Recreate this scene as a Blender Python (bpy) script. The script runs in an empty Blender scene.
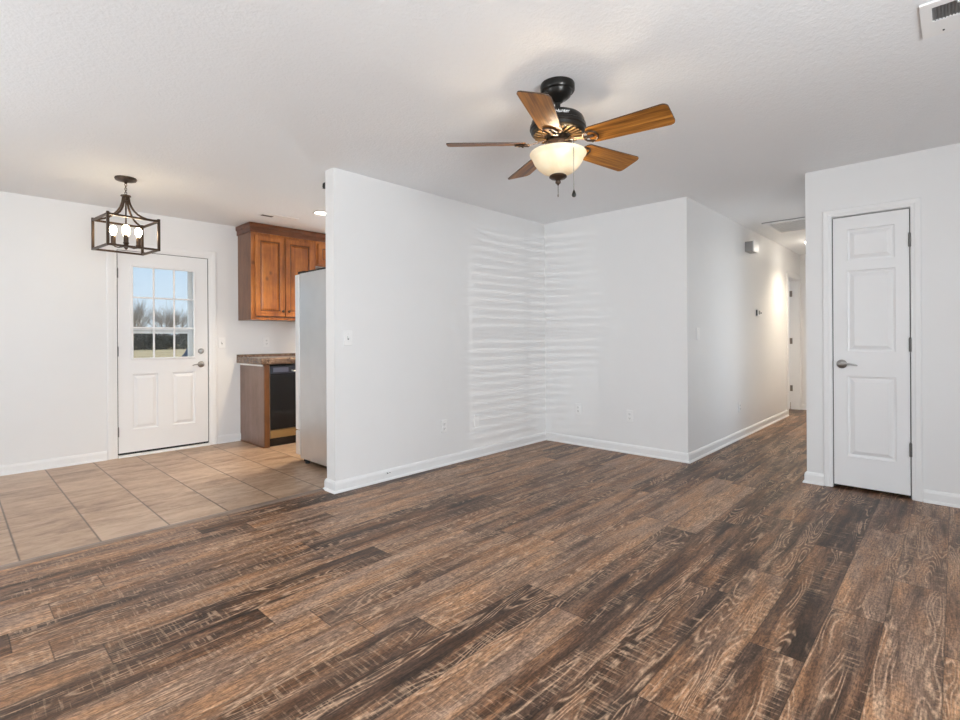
import bpy, bmesh, math, random
from mathutils import Vector, Matrix
R = math.radians
C = bpy.context.scene.collection
S = bpy.context.scene
random.seed(7)

# ------------------------------------------------------------ camera, sky, daylight, exposure
YAW = 43.3246
cam_d = bpy.data.cameras.new('camera'); cam = bpy.data.objects.new('camera', cam_d); C.objects.link(cam)
cam_d.sensor_width = 36; cam_d.lens = 504.75 / 960 * 36; cam_d.shift_y = -21.82 / 960
cam_d.clip_start = .05; cam_d.clip_end = 600
cam.matrix_world = Matrix.Translation((0, 0, 1.1533)) @ Matrix.Rotation(R(YAW - 90), 4, 'Z') @ Matrix.Rotation(R(90), 4, 'X') @ Matrix.Rotation(R(-.337), 4, 'Z')
S.camera = cam
S.view_settings.view_transform = 'Standard'; S.view_settings.look = 'None'
S.view_settings.exposure = 0.31; S.view_settings.gamma = 1; S.view_settings.use_curve_mapping = False
S.cycles.max_bounces = 12; S.cycles.diffuse_bounces = 7; S.cycles.transparent_max_bounces = 12
S.cycles.sample_clamp_indirect = 6
w = bpy.data.worlds.new('sky'); S.world = w; w.use_nodes = True
wn = w.node_tree; wn.nodes.clear()
tcw = wn.nodes.new('ShaderNodeTexCoord'); spw = wn.nodes.new('ShaderNodeSeparateXYZ'); crw = wn.nodes.new('ShaderNodeValToRGB')
wn.links.new(tcw.outputs['Generated'], spw.inputs[0]); wn.links.new(spw.outputs[2], crw.inputs[0])
el = crw.color_ramp.elements                      # clear winter sky: pale horizon, blue overhead
el[0].position = 0.0; el[0].color = (.74, .82, .90, 1); el[1].position = .6; el[1].color = (.22, .40, .72, 1)
e_ = el.new(.16); e_.color = (.50, .66, .84, 1)
bgn = wn.nodes.new('ShaderNodeBackground'); bgn.inputs[1].default_value = .95; wn.links.new(crw.outputs[0], bgn.inputs[0])
wo = wn.nodes.new('ShaderNodeOutputWorld'); wn.links.new(bgn.outputs[0], wo.inputs[0])

def light(name, kind, loc, energy, color=(1, 1, 1), rot=None, **kw):
    d = bpy.data.lights.new(name, kind); d.energy = energy; d.color = color
    for k, v in kw.items(): setattr(d, k, v)
    o = bpy.data.objects.new(name, d); o.location = loc
    if rot: o.rotation_euler = rot
    C.objects.link(o); return o
sun = light('sun', 'SUN', (60, 20, 40), 5.5, (1, .95, .87), angle=R(.6))
sun.rotation_euler = Vector((-.90, -.22, -.38)).to_track_quat('-Z', 'Y').to_euler()
# daylight entering by the windows behind the camera (raised blinds throw it a little upwards), one lamp in each opening
DAY = (.90, .96, 1)
light('daylight_side_window', 'AREA', (-1.56, .55, 1.30), 6, DAY, (0, R(-128), 0), shape='RECTANGLE', size=1.3, size_y=1.7)
light('daylight_dining_window', 'AREA', (-1.56, 3.2, 1.30), 27, DAY, (0, R(-106), 0), shape='RECTANGLE', size=1.3, size_y=1.5)
light('daylight_front_window', 'AREA', (.4, -1.64, 1.30), 114, DAY, (R(112), 0, 0), shape='RECTANGLE', size=1.15, size_y=1.3)
# low sun glinting off a pane across the street, through the slats of the front window
g_ = light('street_glint', 'SPOT', (-5.15, -9.0, 1.45), 1050, (1, .98, .94), spot_size=R(16), spot_blend=.2, shadow_soft_size=.014)
g_.rotation_euler = Vector((9.2, 12.4, -.1)).to_track_quat('-Z', 'Y').to_euler()
# added fill light for the hall, set in an invented, unseen doorway
light('hall_fill_light', 'AREA', (5.92, .80, 1.15), 3.6, DAY, (R(90), 0, 0), shape='RECTANGLE', size=.7, size_y=1.7)
light('daylight_kitchen_window', 'AREA', (4.6, 5.90, 1.55), 40, DAY, (R(-90), 0, 0), shape='RECTANGLE', size=.9, size_y=.9)

# ------------------------------------------------------------ materials
def new_mat(name):
    m = bpy.data.materials.new(name); m.use_nodes = True
    nt = m.node_tree
    return m, nt, nt.nodes['Principled BSDF']
def nd(nt, t, ins=None, **props):
    n = nt.nodes.new('ShaderNode' + t)
    for k, v in props.items(): setattr(n, k, v)
    for k, v in (ins or {}).items():
        if hasattr(v, 'is_output'): nt.links.new(v, n.inputs[k])
        else: n.inputs[k].default_value = v
    return n
def mth(nt, op, a, b=0.0, c=None):
    ins = {0: a, 1: b}
    if c is not None: ins[2] = c
    return nd(nt, 'Math', ins, operation=op).outputs[0]
def ramp(nt, fac, stops, interp='LINEAR'):
    n = nd(nt, 'ValToRGB', {0: fac}); cr = n.color_ramp; cr.interpolation = interp
    while len(cr.elements) < len(stops): cr.elements.new(.5)
    for e, (p, c) in zip(cr.elements, stops):
        e.position = p; e.color = (*c, 1) if len(c) == 3 else c
    return n.outputs[0]
def mixc(nt, fac, a, b, mode='MIX'):
    n = nd(nt, 'Mix', data_type='RGBA', blend_type=mode)
    for k, v in ((0, fac), (6, a), (7, b)):
        if hasattr(v, 'is_output'): nt.links.new(v, n.inputs[k])
        else: n.inputs[k].default_value = v if k == 0 else (*v, 1)
    return n.outputs[2]
def objco(nt): return nd(nt, 'TexCoord').outputs['Object']
def scaled(nt, vec, sx, sy, sz, loc=None):
    ins = {0: vec, 3: (sx, sy, sz)}
    if loc is not None: ins[1] = loc
    return nd(nt, 'Mapping', ins).outputs[0]
def noise(nt, vec, scale, detail=3, rough=.5, dist=0):
    return nd(nt, 'TexNoise', {'Vector': vec, 'Scale': scale, 'Detail': detail, 'Roughness': rough, 'Distortion': dist}).outputs['Fac']
def bump(nt, bs, h, strength=.2, dist=.01):
    b = nd(nt, 'Bump', {'Height': h, 'Strength': strength, 'Distance': dist})
    nt.links.new(b.outputs[0], bs.inputs['Normal'])
def srgb(r, g, b):
    f = lambda v: ((v / 255 + .055) / 1.055) ** 2.4 if v > 10 else v / 255 / 12.92
    return (f(r), f(g), f(b))
def plain(name, col, rough=.5, metal=0, bumps=None, spec=None, var=.06):
    m, nt, bs = new_mat(name)
    v = noise(nt, objco(nt), 6, 2)
    c = mixc(nt, v, tuple(x * (1 - var) for x in col), tuple(min(1, x * (1 + var)) for x in col))
    nt.links.new(c, bs.inputs['Base Color'])
    bs.inputs['Roughness'].default_value = rough; bs.inputs['Metallic'].default_value = metal
    if spec is not None: bs.inputs['Specular IOR Level'].default_value = spec
    if bumps: bump(nt, bs, noise(nt, objco(nt), bumps[0], 3), bumps[1], bumps[2])
    return m
def emit(name, col, strength):
    m, nt, bs = new_mat(name)
    bs.inputs['Base Color'].default_value = (*col, 1)
    bs.inputs['Emission Color'].default_value = (*col, 1); bs.inputs['Emission Strength'].default_value = strength
    return m
M = {}
M['wall'] = plain('wall_paint', (.81, .81, .81), .46, bumps=(180, .05, .002), var=.01)
M['trim'] = plain('trim_paint', (.845, .845, .845), .35, var=.01)
M['door'] = plain('door_paint', (.84, .84, .845), .35, var=.01)
M['plastic'] = plain('white_plastic', (.865, .865, .86), .3, var=.01)
M['slot'] = plain('dark_slot', (.05, .05, .05), .6)
M['louver'] = plain('grey_louver', (.22, .22, .22), .5)
M['nickel'] = plain('brushed_nickel', (.42, .41, .40), .3, 1)
M['hinge'] = plain('satin_nickel_hinge', (.17, .165, .16), .45, .8)
M['bronze'] = plain('dark_bronze', (.022, .02, .018), .3, .6)
M['bronze2'] = plain('brown_bronze', (.075, .05, .035), .38, .75)
M['antique'] = plain('antique_bronze', (.30, .19, .09), .35, .8)
M['black'] = plain('black_gloss', (.008, .008, .009), .15)
M['rubber'] = plain('black_rubber', (.012, .012, .012), .7)
M['chainmetal'] = plain('chain_metal', (.25, .22, .19), .4, .9)
M['alu'] = plain('aluminium', (.75, .75, .74), .35, .6)
M['silverpaint'] = plain('grey_fridge_side', (.60, .61, .62), .28, .8, bumps=(350, .04, .001))
M['steel'] = plain('stainless_steel', (.85, .85, .85), .35, .85)
M['dwtrim'] = plain('dishwasher_panel', (.03, .035, .05), .2, .3)
M['dwbtn'] = plain('dishwasher_buttons', (.09, .10, .15), .25)
M['vinyl'] = plain('white_vinyl', (.95, .95, .95), .4, var=.005)
M['amber'] = plain('kick_plate_wood', (.26, .15, .05), .5)
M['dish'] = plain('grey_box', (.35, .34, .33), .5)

def mat_ceiling():
    m, nt, bs = new_mat('textured_ceiling'); co = objco(nt)
    bs.inputs['Base Color'].default_value = (.865, .88, .895, 1); bs.inputs['Roughness'].default_value = .8
    n1 = noise(nt, co, 70, 4, .6); n2 = noise(nt, co, 28, 2)
    h = mth(nt, 'ADD', mth(nt, 'MULTIPLY', n1, .7), mth(nt, 'MULTIPLY', n2, .5))
    bump(nt, bs, h, .42, .010); return m
M['ceiling'] = mat_ceiling()

def mat_planks():
    m, nt, bs = new_mat('rustic_wood_planks'); co = objco(nt)
    sp = nd(nt, 'SeparateXYZ', {0: co}); x, y = sp.outputs[0], sp.outputs[1]
    PW, PL = .179, 1.22
    yr = mth(nt, 'DIVIDE', mth(nt, 'SUBTRACT', y, .036), PW); row = mth(nt, 'FLOOR', yr); fy = mth(nt, 'FRACT', yr)
    rw = nd(nt, 'TexWhiteNoise', {'W': row}, noise_dimensions='1D').outputs['Value']
    xs = mth(nt, 'DIVIDE', mth(nt, 'ADD', x, mth(nt, 'MULTIPLY', rw, 7.3)), PL); col = mth(nt, 'FLOOR', xs); fx = mth(nt, 'FRACT', xs)
    idv = nd(nt, 'CombineXYZ', {0: row, 1: col, 2: 3.7}).outputs[0]
    wn_ = nd(nt, 'TexWhiteNoise', {'Vector': idv}, noise_dimensions='3D'); rnd = wn_.outputs['Value']
    shift = nd(nt, 'VectorMath', {0: wn_.outputs['Color'], 3: 40.0}, operation='SCALE').outputs[0]
    gco = nd(nt, 'VectorMath', {0: co, 1: shift}, operation='ADD').outputs[0]
    n1 = noise(nt, scaled(nt, gco, 1.5, 17, 1), 1, 5, .62, .35)       # long streaks
    n2 = noise(nt, scaled(nt, gco, 14, 190, 1), 1, 3, .65)            # fine grain
    n3 = noise(nt, scaled(nt, gco, 2.2, 10, 1), 1, 3, .55)             # blotches
    n4 = noise(nt, scaled(nt, gco, 55, 130, 1), 1, 3, .65)             # rough weathering
    nc = noise(nt, scaled(nt, gco, 1.9, 12, 1), 1, 1.0, .4, .12)
    cat = mth(nt, 'SINE', mth(nt, 'MULTIPLY', nc, 95.0))
    cat = mth(nt, 'POWER', mth(nt, 'MULTIPLY_ADD', cat, .5, .5), 3.5)
    nm = noise(nt, scaled(nt, gco, 1.5, 13, 1, (3, 8, 2)), 1, 2)
    cm = ramp(nt, nm, [(.50, (0, 0, 0)), (.55, (1, 1, 1))])
    saw = noise(nt, scaled(nt, gco, 95, 8, 1), 1, 2, .6)
    sm = noise(nt, scaled(nt, gco, 1.8, 11, 1, (11, 5, 7)), 1, 2)
    saw = mth(nt, 'MULTIPLY', ramp(nt, saw, [(.53, (0, 0, 0)), (.62, (1, 1, 1))]), ramp(nt, sm, [(.47, (0, 0, 0)), (.56, (1, 1, 1))]))
    t = mth(nt, 'ADD', mth(nt, 'MULTIPLY', n1, .68), mth(nt, 'MULTIPLY', rnd, .20))
    t = mth(nt, 'ADD', t, mth(nt, 'MULTIPLY', n3, .20))
    base = ramp(nt, t, [(.37, (.030, .019, .014)), (.46, (.078, .050, .037)), (.53, (.158, .106, .080)), (.61, (.240, .172, .136)), (.74, (.35, .262, .21))])
    tint = ramp(nt, n3, [(.42, (1, 1, 1)), (.62, (1.25, 1.0, .70))])
    base = mixc(nt, .8, base, tint, 'MULTIPLY')
    base = mixc(nt, mth(nt, 'MULTIPLY', mth(nt, 'MULTIPLY', cat, cm), .68), base, (.50, .38, .29))
    base = mixc(nt, mth(nt, 'MULTIPLY', saw, .45), base, (.44, .34, .26))
    base = mixc(nt, 1.0, base, (1.12, .98, .84), 'MULTIPLY')
    g = ramp(nt, n2, [(.32, (.45, .45, .45)), (.50, (1, 1, 1)), (.72, (1.35, 1.35, 1.35))])
    base = mixc(nt, .85, base, g, 'MULTIPLY')
    base = mixc(nt, .62, base, ramp(nt, n4, [(.38, (.42, .42, .42)), (.50, (1, 1, 1)), (.64, (1.6, 1.55, 1.5))]), 'MULTIPLY')
    ey = mth(nt, 'MINIMUM', fy, mth(nt, 'SUBTRACT', 1.0, fy)); ex = mth(nt, 'MINIMUM', fx, mth(nt, 'SUBTRACT', 1.0, fx))
    sy = ramp(nt, mth(nt, 'MULTIPLY', ey, PW), [(.0005, (.5, .5, .5)), (.0016, (1, 1, 1))])
    sx = ramp(nt, mth(nt, 'MULTIPLY', ex, PL), [(.0007, (.35, .35, .35)), (.0022, (1, 1, 1))])
    base = mixc(nt, 1.0, base, sy, 'MULTIPLY'); base = mixc(nt, 1.0, base, sx, 'MULTIPLY')
    nt.links.new(base, bs.inputs['Base Color'])
    bs.inputs['Roughness'].default_value = .40; bs.inputs['Specular IOR Level'].default_value = .30
    bump(nt, bs, mth(nt, 'ADD', n2, mth(nt, 'MULTIPLY', sy, .4)), .18, .002)
    return m
M['planks'] = mat_planks()

def mat_tile():
    m, nt, bs = new_mat('brown_floor_tile'); co = objco(nt)
    sp = nd(nt, 'SeparateXYZ', {0: co}); x, y = sp.outputs[0], sp.outputs[1]
    P = .346
    u = mth(nt, 'DIVIDE', mth(nt, 'SUBTRACT', x, .265), P); v = mth(nt, 'DIVIDE', mth(nt, 'SUBTRACT', y, 5.62), P)
    fu, fv = mth(nt, 'FRACT', u), mth(nt, 'FRACT', v)
    idv = nd(nt, 'CombineXYZ', {0: mth(nt, 'FLOOR', u), 1: mth(nt, 'FLOOR', v), 2: 1.3}).outputs[0]
    wn_ = nd(nt, 'TexWhiteNoise', {'Vector': idv}, noise_dimensions='3D')
    g = nd(nt, 'VectorMath', {0: co, 1: nd(nt, 'VectorMath', {0: wn_.outputs['Color'], 3: 20.0}, operation='SCALE').outputs[0]}, operation='ADD').outputs[0]
    n1 = noise(nt, scaled(nt, g, 4, 10, 1), 1, 5, .6, .6); n2 = noise(nt, g, 28, 4, .6)
    t = mth(nt, 'ADD', mth(nt, 'MULTIPLY', n1, .7), mth(nt, 'MULTIPLY', wn_.outputs['Value'], .16)); t = mth(nt, 'ADD', t, mth(nt, 'MULTIPLY', n2, .2))
    c = ramp(nt, t, [(.33, (.21, .122, .070)), (.48, (.40, .262, .168)), (.66, (.55, .395, .275))])
    eu = mth(nt, 'MULTIPLY', mth(nt, 'MINIMUM', fu, mth(nt, 'SUBTRACT', 1.0, fu)), P); ev = mth(nt, 'MULTIPLY', mth(nt, 'MINIMUM', fv, mth(nt, 'SUBTRACT', 1.0, fv)), P)
    su = ramp(nt, eu, [(.0028, (1, 1, 1)), (.0050, (0, 0, 0))]); sv = ramp(nt, ev, [(.0018, (1, 1, 1)), (.0036, (0, 0, 0))])
    c = mixc(nt, mth(nt, 'MULTIPLY', su, .95), c, (.06, .035, .022)); c = mixc(nt, mth(nt, 'MULTIPLY', sv, .55), c, (.13, .09, .065))
    nt.links.new(c, bs.inputs['Base Color']); bs.inputs['Roughness'].default_value = .34
    h = mth(nt, 'SUBTRACT', mth(nt, 'MULTIPLY', n1, .3), mth(nt, 'ADD', su, mth(nt, 'MULTIPLY', sv, .6)))
    bump(nt, bs, h, .35, .004); return m
M['tile'] = mat_tile()

def mat_wood(name, dark, mid, lite, axis='z', rough=.32, knots=True, f=1.0):
    m, nt, bs = new_mat(name); co = objco(nt)
    s = {'z': (14, 14, 1.3), 'x': (1.3, 14, 14), 'u': (10, 10, 10)}[axis]
    n1 = noise(nt, scaled(nt, co, *[v * f for v in s]), 1, 5, .6, .5)
    n2 = noise(nt, scaled(nt, co, *[v * 7 * f for v in s]), 1, 3, .6)
    n3 = noise(nt, co, 4.5 * f, 3, .55)
    t = mth(nt, 'ADD', mth(nt, 'MULTIPLY', n1, .55), mth(nt, 'MULTIPLY', n3, .45))
    c = ramp(nt, t, [(.30, dark), (.48, mid), (.68, lite)])
    c = mixc(nt, .5, c, ramp(nt, n2, [(.3, (.6, .6, .6)), (.6, (1.1, 1.1, 1.1))]), 'MULTIPLY')
    if knots:
        vo = nd(nt, 'TexVoronoi', {'Vector': scaled(nt, co, 1, 1, .7), 'Scale': 5.2}).outputs['Distance']
        k = ramp(nt, vo, [(.05, (1, 1, 1)), (.13, (0, 0, 0))])
        c = mixc(nt, mth(nt, 'MULTIPLY', k, .7), c, tuple(v * .5 for v in dark))
    nt.links.new(c, bs.inputs['Base Color']); bs.inputs['Roughness'].default_value = rough
    bump(nt, bs, n2, .06, .001); return m
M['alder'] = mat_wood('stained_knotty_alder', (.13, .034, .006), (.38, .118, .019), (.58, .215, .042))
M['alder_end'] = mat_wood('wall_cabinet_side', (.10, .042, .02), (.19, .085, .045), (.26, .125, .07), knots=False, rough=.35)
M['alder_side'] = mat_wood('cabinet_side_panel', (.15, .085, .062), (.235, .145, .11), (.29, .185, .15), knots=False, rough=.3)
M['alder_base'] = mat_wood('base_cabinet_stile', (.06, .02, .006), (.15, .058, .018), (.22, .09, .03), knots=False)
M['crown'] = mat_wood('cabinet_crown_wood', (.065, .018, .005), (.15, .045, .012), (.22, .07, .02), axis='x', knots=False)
M['strip'] = mat_wood('transition_strip_wood', (.12, .085, .065), (.22, .16, .125), (.32, .24, .19), axis='x', knots=False)

def mat_blade():
    m, nt, bs = new_mat('oak_fan_blade')
    uv = nd(nt, 'UVMap').outputs[0]
    n1 = noise(nt, scaled(nt, uv, 1.2, 26, 1), 1, 4, .6, .4); n2 = noise(nt, scaled(nt, uv, 6, 130, 1), 1, 2)
    t = mth(nt, 'ADD', mth(nt, 'MULTIPLY', n1, .75), mth(nt, 'MULTIPLY', n2, .25))
    c = ramp(nt, t, [(.34, (.045, .015, .003)), (.47, (.27, .105, .020)), (.62, (.52, .225, .042))])
    nt.links.new(c, bs.inputs['Base Color']); bs.inputs['Roughness'].default_value = .4; bs.inputs['Specular IOR Level'].default_value = .2; return m
M['blade'] = mat_blade()
M['bladedark'] = plain('blade_edge', (.06, .03, .015), .4)

def mat_granite():
    m, nt, bs = new_mat('granite_laminate'); co = objco(nt)
    n = noise(nt, co, 90, 4, .75); n2 = noise(nt, co, 20, 3)
    c = ramp(nt, mth(nt, 'ADD', mth(nt, 'MULTIPLY', n, .75), mth(nt, 'MULTIPLY', n2, .25)), [(.40, (.02, .012, .01)), (.49, (.12, .07, .045)), (.56, (.28, .18, .12)), (.64, (.5, .4, .32))])
    nt.links.new(c, bs.inputs['Base Color']); bs.inputs['Roughness'].default_value = .25; return m
M['granite'] = mat_granite()

def mat_bowl():
    m, nt, bs = new_mat('alabaster_glass'); co = objco(nt)
    n = noise(nt, co, 9, 3, .55, .8)
    c = ramp(nt, n, [(.35, (.90, .74, .50)), (.65, (.96, .86, .66))])
    tr = nd(nt, 'BsdfTranslucent', {0: c}); gl = nd(nt, 'BsdfGlossy', {0: (1, 1, 1, 1), 1: .2}); df = nd(nt, 'BsdfDiffuse', {0: c})
    a = nd(nt, 'MixShader', {0: .016, 1: df.outputs[0], 2: tr.outputs[0]}); b = nd(nt, 'MixShader', {0: .05, 1: a.outputs[0], 2: gl.outputs[0]})
    nt.links.new(b.outputs[0], nt.nodes['Material Output'].inputs[0]); return m
M['bowl'] = mat_bowl()
def mat_pane():
    m, nt, bs = new_mat('window_glass')
    tr = nd(nt, 'BsdfTransparent', {0: (.97, .98, .98, 1)}); gl = nd(nt, 'BsdfGlossy', {0: (1, 1, 1, 1), 1: .02}); fr = nd(nt, 'Fresnel', {0: 1.3})
    mx = nd(nt, 'MixShader', {0: fr.outputs[0], 1: tr.outputs[0], 2: gl.outputs[0]})
    nt.links.new(mx.outputs[0], nt.nodes['Material Output'].inputs[0]); return m
M['pane'] = mat_pane()
M['bulb'] = emit('warm_bulb', (1, .80, .52), 26)
M['canlamp'] = emit('recessed_lamp', (1, .92, .80), 14)
M['dome'] = emit('hall_dome_glass', (1, .93, .82), 7)
M['bark'] = plain('winter_bark', (.46, .41, .36), .9, var=.25)
M['conifer'] = plain('dark_evergreen_leaves', (.085, .078, .052), .85, var=.5)
M['tarp'] = plain('dark_blue_tarp', (.02, .045, .09), .5, var=.3)
def mat_lawn():
    m, nt, bs = new_mat('dry_grass'); co = objco(nt)
    n = noise(nt, co, .35, 5, .6); n2 = noise(nt, co, 3, 4)
    c = ramp(nt, mth(nt, 'ADD', mth(nt, 'MULTIPLY', n, .7), mth(nt, 'MULTIPLY', n2, .3)), [(.35, (.36, .26, .12)), (.5, (.47, .34, .16)), (.65, (.58, .44, .23))])
    nt.links.new(c, bs.inputs['Base Color']); bs.inputs['Roughness'].default_value = .95; return m
M['lawn'] = mat_lawn()
M['heater'] = plain('blind_slat', (.85, .85, .83), .5)

# ------------------------------------------------------------ mesh helpers
class MB:
    def __init__(s): s.bm = bmesh.new()
    def box(s, x0, x1, y0, y1, z0, z1, bevel=0, seg=2):
        x0, x1 = sorted((x0, x1)); y0, y1 = sorted((y0, y1)); z0, z1 = sorted((z0, z1))
        v = [s.bm.verts.new((x, y, z)) for x in (x0, x1) for y in (y0, y1) for z in (z0, z1)]
        fs = [s.bm.faces.new([v[i] for i in q]) for q in ((0, 1, 3, 2), (4, 6, 7, 5), (0, 4, 5, 1), (2, 3, 7, 6), (0, 2, 6, 4), (1, 5, 7, 3))]
        if bevel:
            es = list({e for f in fs for e in f.edges})
            bmesh.ops.bevel(s.bm, geom=es, offset=bevel, segments=seg, affect='EDGES', profile=.6)
        return s
    def quad(s, *p): s.bm.faces.new([s.bm.verts.new(q) for q in p]); return s
    def loft(s, rings, cap=True, closed=True):
        vr = [[s.bm.verts.new(p) for p in r] for r in rings]; n = len(vr[0])
        for a, b in zip(vr, vr[1:]):
            for i in range(n if closed else n - 1): s.bm.faces.new((a[i], a[(i + 1) % n], b[(i + 1) % n], b[i]))
        if cap:
            s.bm.faces.new(vr[0][::-1]); s.bm.faces.new(vr[-1])
        return s
    def lathe(s, prof, c=(0, 0, 0), n=40, axis='z', cap=True):
        rings = []
        for r, h in prof:
            r = max(r, .0004); ring = []
            for i in range(n):
                a = 2 * math.pi * i / n; p = (r * math.cos(a), r * math.sin(a), h)
                if axis == 'y': p = (p[0], p[2], -p[1])
                if axis == 'x': p = (p[2], p[0], p[1])
                ring.append((p[0] + c[0], p[1] + c[1], p[2] + c[2]))
            rings.append(ring)
        return s.loft(rings, cap)
    def tube(s, pts, r, n=8, cap=True):
        pts = [Vector(p) for p in pts]; rs = r if isinstance(r, (list, tuple)) else [r] * len(pts)
        rings = []; up = None
        for i, p in enumerate(pts):
            t = (pts[min(i + 1, len(pts) - 1)] - pts[max(i - 1, 0)]).normalized()
            if up is None: up = t.orthogonal().normalized()
            up = (up - t * up.dot(t)); up = up.normalized() if up.length > 1e-6 else t.orthogonal().normalized()
            b = t.cross(up)
            rings.append([p + (up * math.cos(2 * math.pi * k / n) + b * math.sin(2 * math.pi * k / n)) * rs[i] for k in range(n)])
        return s.loft(rings, cap)
    def sphere(s, c, r, seg=16, rings=10, scale=(1, 1, 1)):
        m = Matrix.Translation(c) @ Matrix.Diagonal((*scale, 1))
        bmesh.ops.create_uvsphere(s.bm, u_segments=seg, v_segments=rings, radius=r, matrix=m); return s
    def torus(s, c, R0, r, rot=None, n=14, k=6, scale=(1, 1, 1)):
        rings = []
        rot = rot or Matrix()
        vs = []
        for i in range(n):
            a = 2 * math.pi * i / n; row = []
            for j in range(k):
                b = 2 * math.pi * j / k
                p = Vector(((R0 + r * math.cos(b)) * math.cos(a) * scale[0], (R0 + r * math.cos(b)) * math.sin(a) * scale[1], r * math.sin(b)))
                row.append(s.bm.verts.new(rot @ p + Vector(c)))
            vs.append(row)
        for i in range(n):
            for j in range(k):
                s.bm.faces.new((vs[i][j], vs[(i + 1) % n][j], vs[(i + 1) % n][(j + 1) % k], vs[i][(j + 1) % k]))
        return s
    def prism(s, pts, mp, a, b):
        """closed outline pts (u,v) extruded from a to b, mp(u,v,w)->xyz"""
        return s.loft([[mp(u, v, a) for u, v in pts], [mp(u, v, b) for u, v in pts]])
    def sweep(s, path, prof, mp, closed=False):
        """mitred sweep: path (u,v); profile (offset to the right of travel, height)"""
        P = [Vector(p) for p in path]; n = len(P); rings = []
        def nr(a, b):
            d = (b - a).normalized(); return Vector((d.y, -d.x))
        for i in range(n):
            if closed: n1, n2 = nr(P[i - 1], P[i]), nr(P[i], P[(i + 1) % n])
            else:
                n1 = nr(P[i - 1], P[i]) if i else nr(P[0], P[1]); n2 = nr(P[i], P[i + 1]) if i < n - 1 else n1
            m = (n1 + n2) / (1 + n1.dot(n2))
            rings.append([mp(P[i].x + m.x * o, P[i].y + m.y * o, h) for o, h in prof])
        if closed: rings.append(rings[0])
        return s.loft(rings, cap=not closed)
def obj(name, mb, mat, parent=None, smooth=False, local=False, base=None):
    bm = mb.bm
    bmesh.ops.remove_doubles(bm, verts=bm.verts, dist=1e-6)
    bmesh.ops.recalc_face_normals(bm, faces=bm.faces)
    off = Vector((0, 0, 0))
    if parent is not None and not local:
        p = parent
        while p: off += p.location; p = p.parent
    if base is not None: off = Vector(base)
    if off.length: bmesh.ops.translate(bm, verts=bm.verts, vec=-off)
    me = bpy.data.meshes.new(name); bm.to_mesh(me); bm.free()
    me.materials.append(mat if not isinstance(mat, str) else M[mat])
    if smooth:
        for p in me.polygons: p.use_smooth = True
        me.set_sharp_from_angle(angle=R(35))
    o = bpy.data.objects.new(name, me); C.objects.link(o)
    if parent is not None: o.parent = parent
    if base is not None: o.location = base
    return o
def tag(o, label, cat=None, group=None, kind=None):
    o['label'] = label
    if cat: o['category'] = cat
    if group: o['group'] = group
    if kind: o['kind'] = kind
    return o
def thing(name, label, cat, loc=(0, 0, 0), rz=0, group=None, kind=None):
    o = bpy.data.objects.new(name, None); C.objects.link(o); o.location = loc; o.rotation_euler = (0, 0, rz)
    o.empty_display_size = .1
    return tag(o, label, cat, group, kind)
def struct(name, mb, mat, label, cat, smooth=False):
    return tag(obj(name, mb, mat, smooth=smooth), label, cat, kind='structure')
def copy_tree(o, parent=None):
    c = o.copy(); C.objects.link(c)
    if parent is not None: c.parent = parent
    for ch in list(o.children): copy_tree(ch, c)
    return c

# ------------------------------------------------------------ room shell
H = 2.44
XW, YF, YE = -1.6, -1.7, 5.965                 # left wall, front wall, back wall faces
AX, AY, AYB = 2.005, 3.39, 3.511               # partition end, room face, kitchen face
BX, CY = 4.672, 1.792
DX, DY = 4.664, .861
HX = 9.26; KX = 5.6
b = MB().box(XW - .15, HX + 2, YF - .15, 3.525, -.08, 0).box(5.8, HX + 2, 3.525, 5, -.08, 0)
struct('floor', b, 'planks', 'dark rustic wood plank floor of the living room and hall', 'floor')
struct('floor_kitchen', MB().box(XW - .15, 5.8, 3.525, YE + .14, -.08, 0), 'tile', 'tan brown square tile floor of the dining area and kitchen', 'floor')
struct('ceiling', MB().box(XW - .15, HX + 2, YF - .15, YE + .15, H, H + .1), 'ceiling', 'white textured ceiling over all rooms', 'ceiling')
struct('wall_back', MB().box(XW - .15, 1.135, YE, YE + .14, 0, H).box(2.005, KX + .12, YE, YE + .14, 0, H).box(1.135, 2.005, YE, YE + .14, 2.055, H), 'wall', 'white back wall holding the glazed exterior door', 'wall')
struct('wall_partition', MB().box(AX, BX + .12, AY, AYB, 0, H), 'wall', 'white partition wall between living room and kitchen', 'wall')
struct('wall_center', MB().box(BX, BX + .12, CY + .12, AY, 0, H), 'wall', 'white short wall between the partition and the hall opening', 'wall')
struct('wall_hall_left', MB().box(BX, 8.46, CY, CY + .12, 0, H).box(8.46, 9.21, CY, CY + .12, 2.045, H).box(9.21, HX + .12, CY, CY + .12, 0, H), 'wall', 'white left wall of the hall with the door chime', 'wall')
struct('wall_hall_right', MB().box(DX + .12, 5.55, DY - .12, DY, 0, H).box(6.3, HX, DY - .12, DY, 0, H).box(5.55, 6.3, DY - .12, DY, 2.04, H), 'wall', 'white right wall of the hall hidden behind the closet', 'wall')  # unseen opening added for the hall fill lamp
struct('wall_hall_end', MB().box(HX, HX + .12, DY - .12, CY, 0, H), 'wall', 'white end wall of the hall', 'wall')
struct('wall_closet', MB().box(DX, DX + .12, .69, DY, 0, H).box(DX, DX + .12, YF, .228, 0, H).box(DX, DX + .12, .228, .69, 2.062, H), 'wall', 'white wall at right holding the closet door', 'wall')
struct('wall_closet_back', MB().box(5.4, 5.52, YF - .12, DY - .12, 0, H), 'wall', 'back wall inside the closet', 'wall')
struct('wall_kitchen_side', MB().box(KX, KX + .12, AYB, YE, 0, H).box(BX + .12, 5.8, 2.9, 3.02, 0, H), 'wall', 'far side wall of the kitchen', 'wall')
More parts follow.
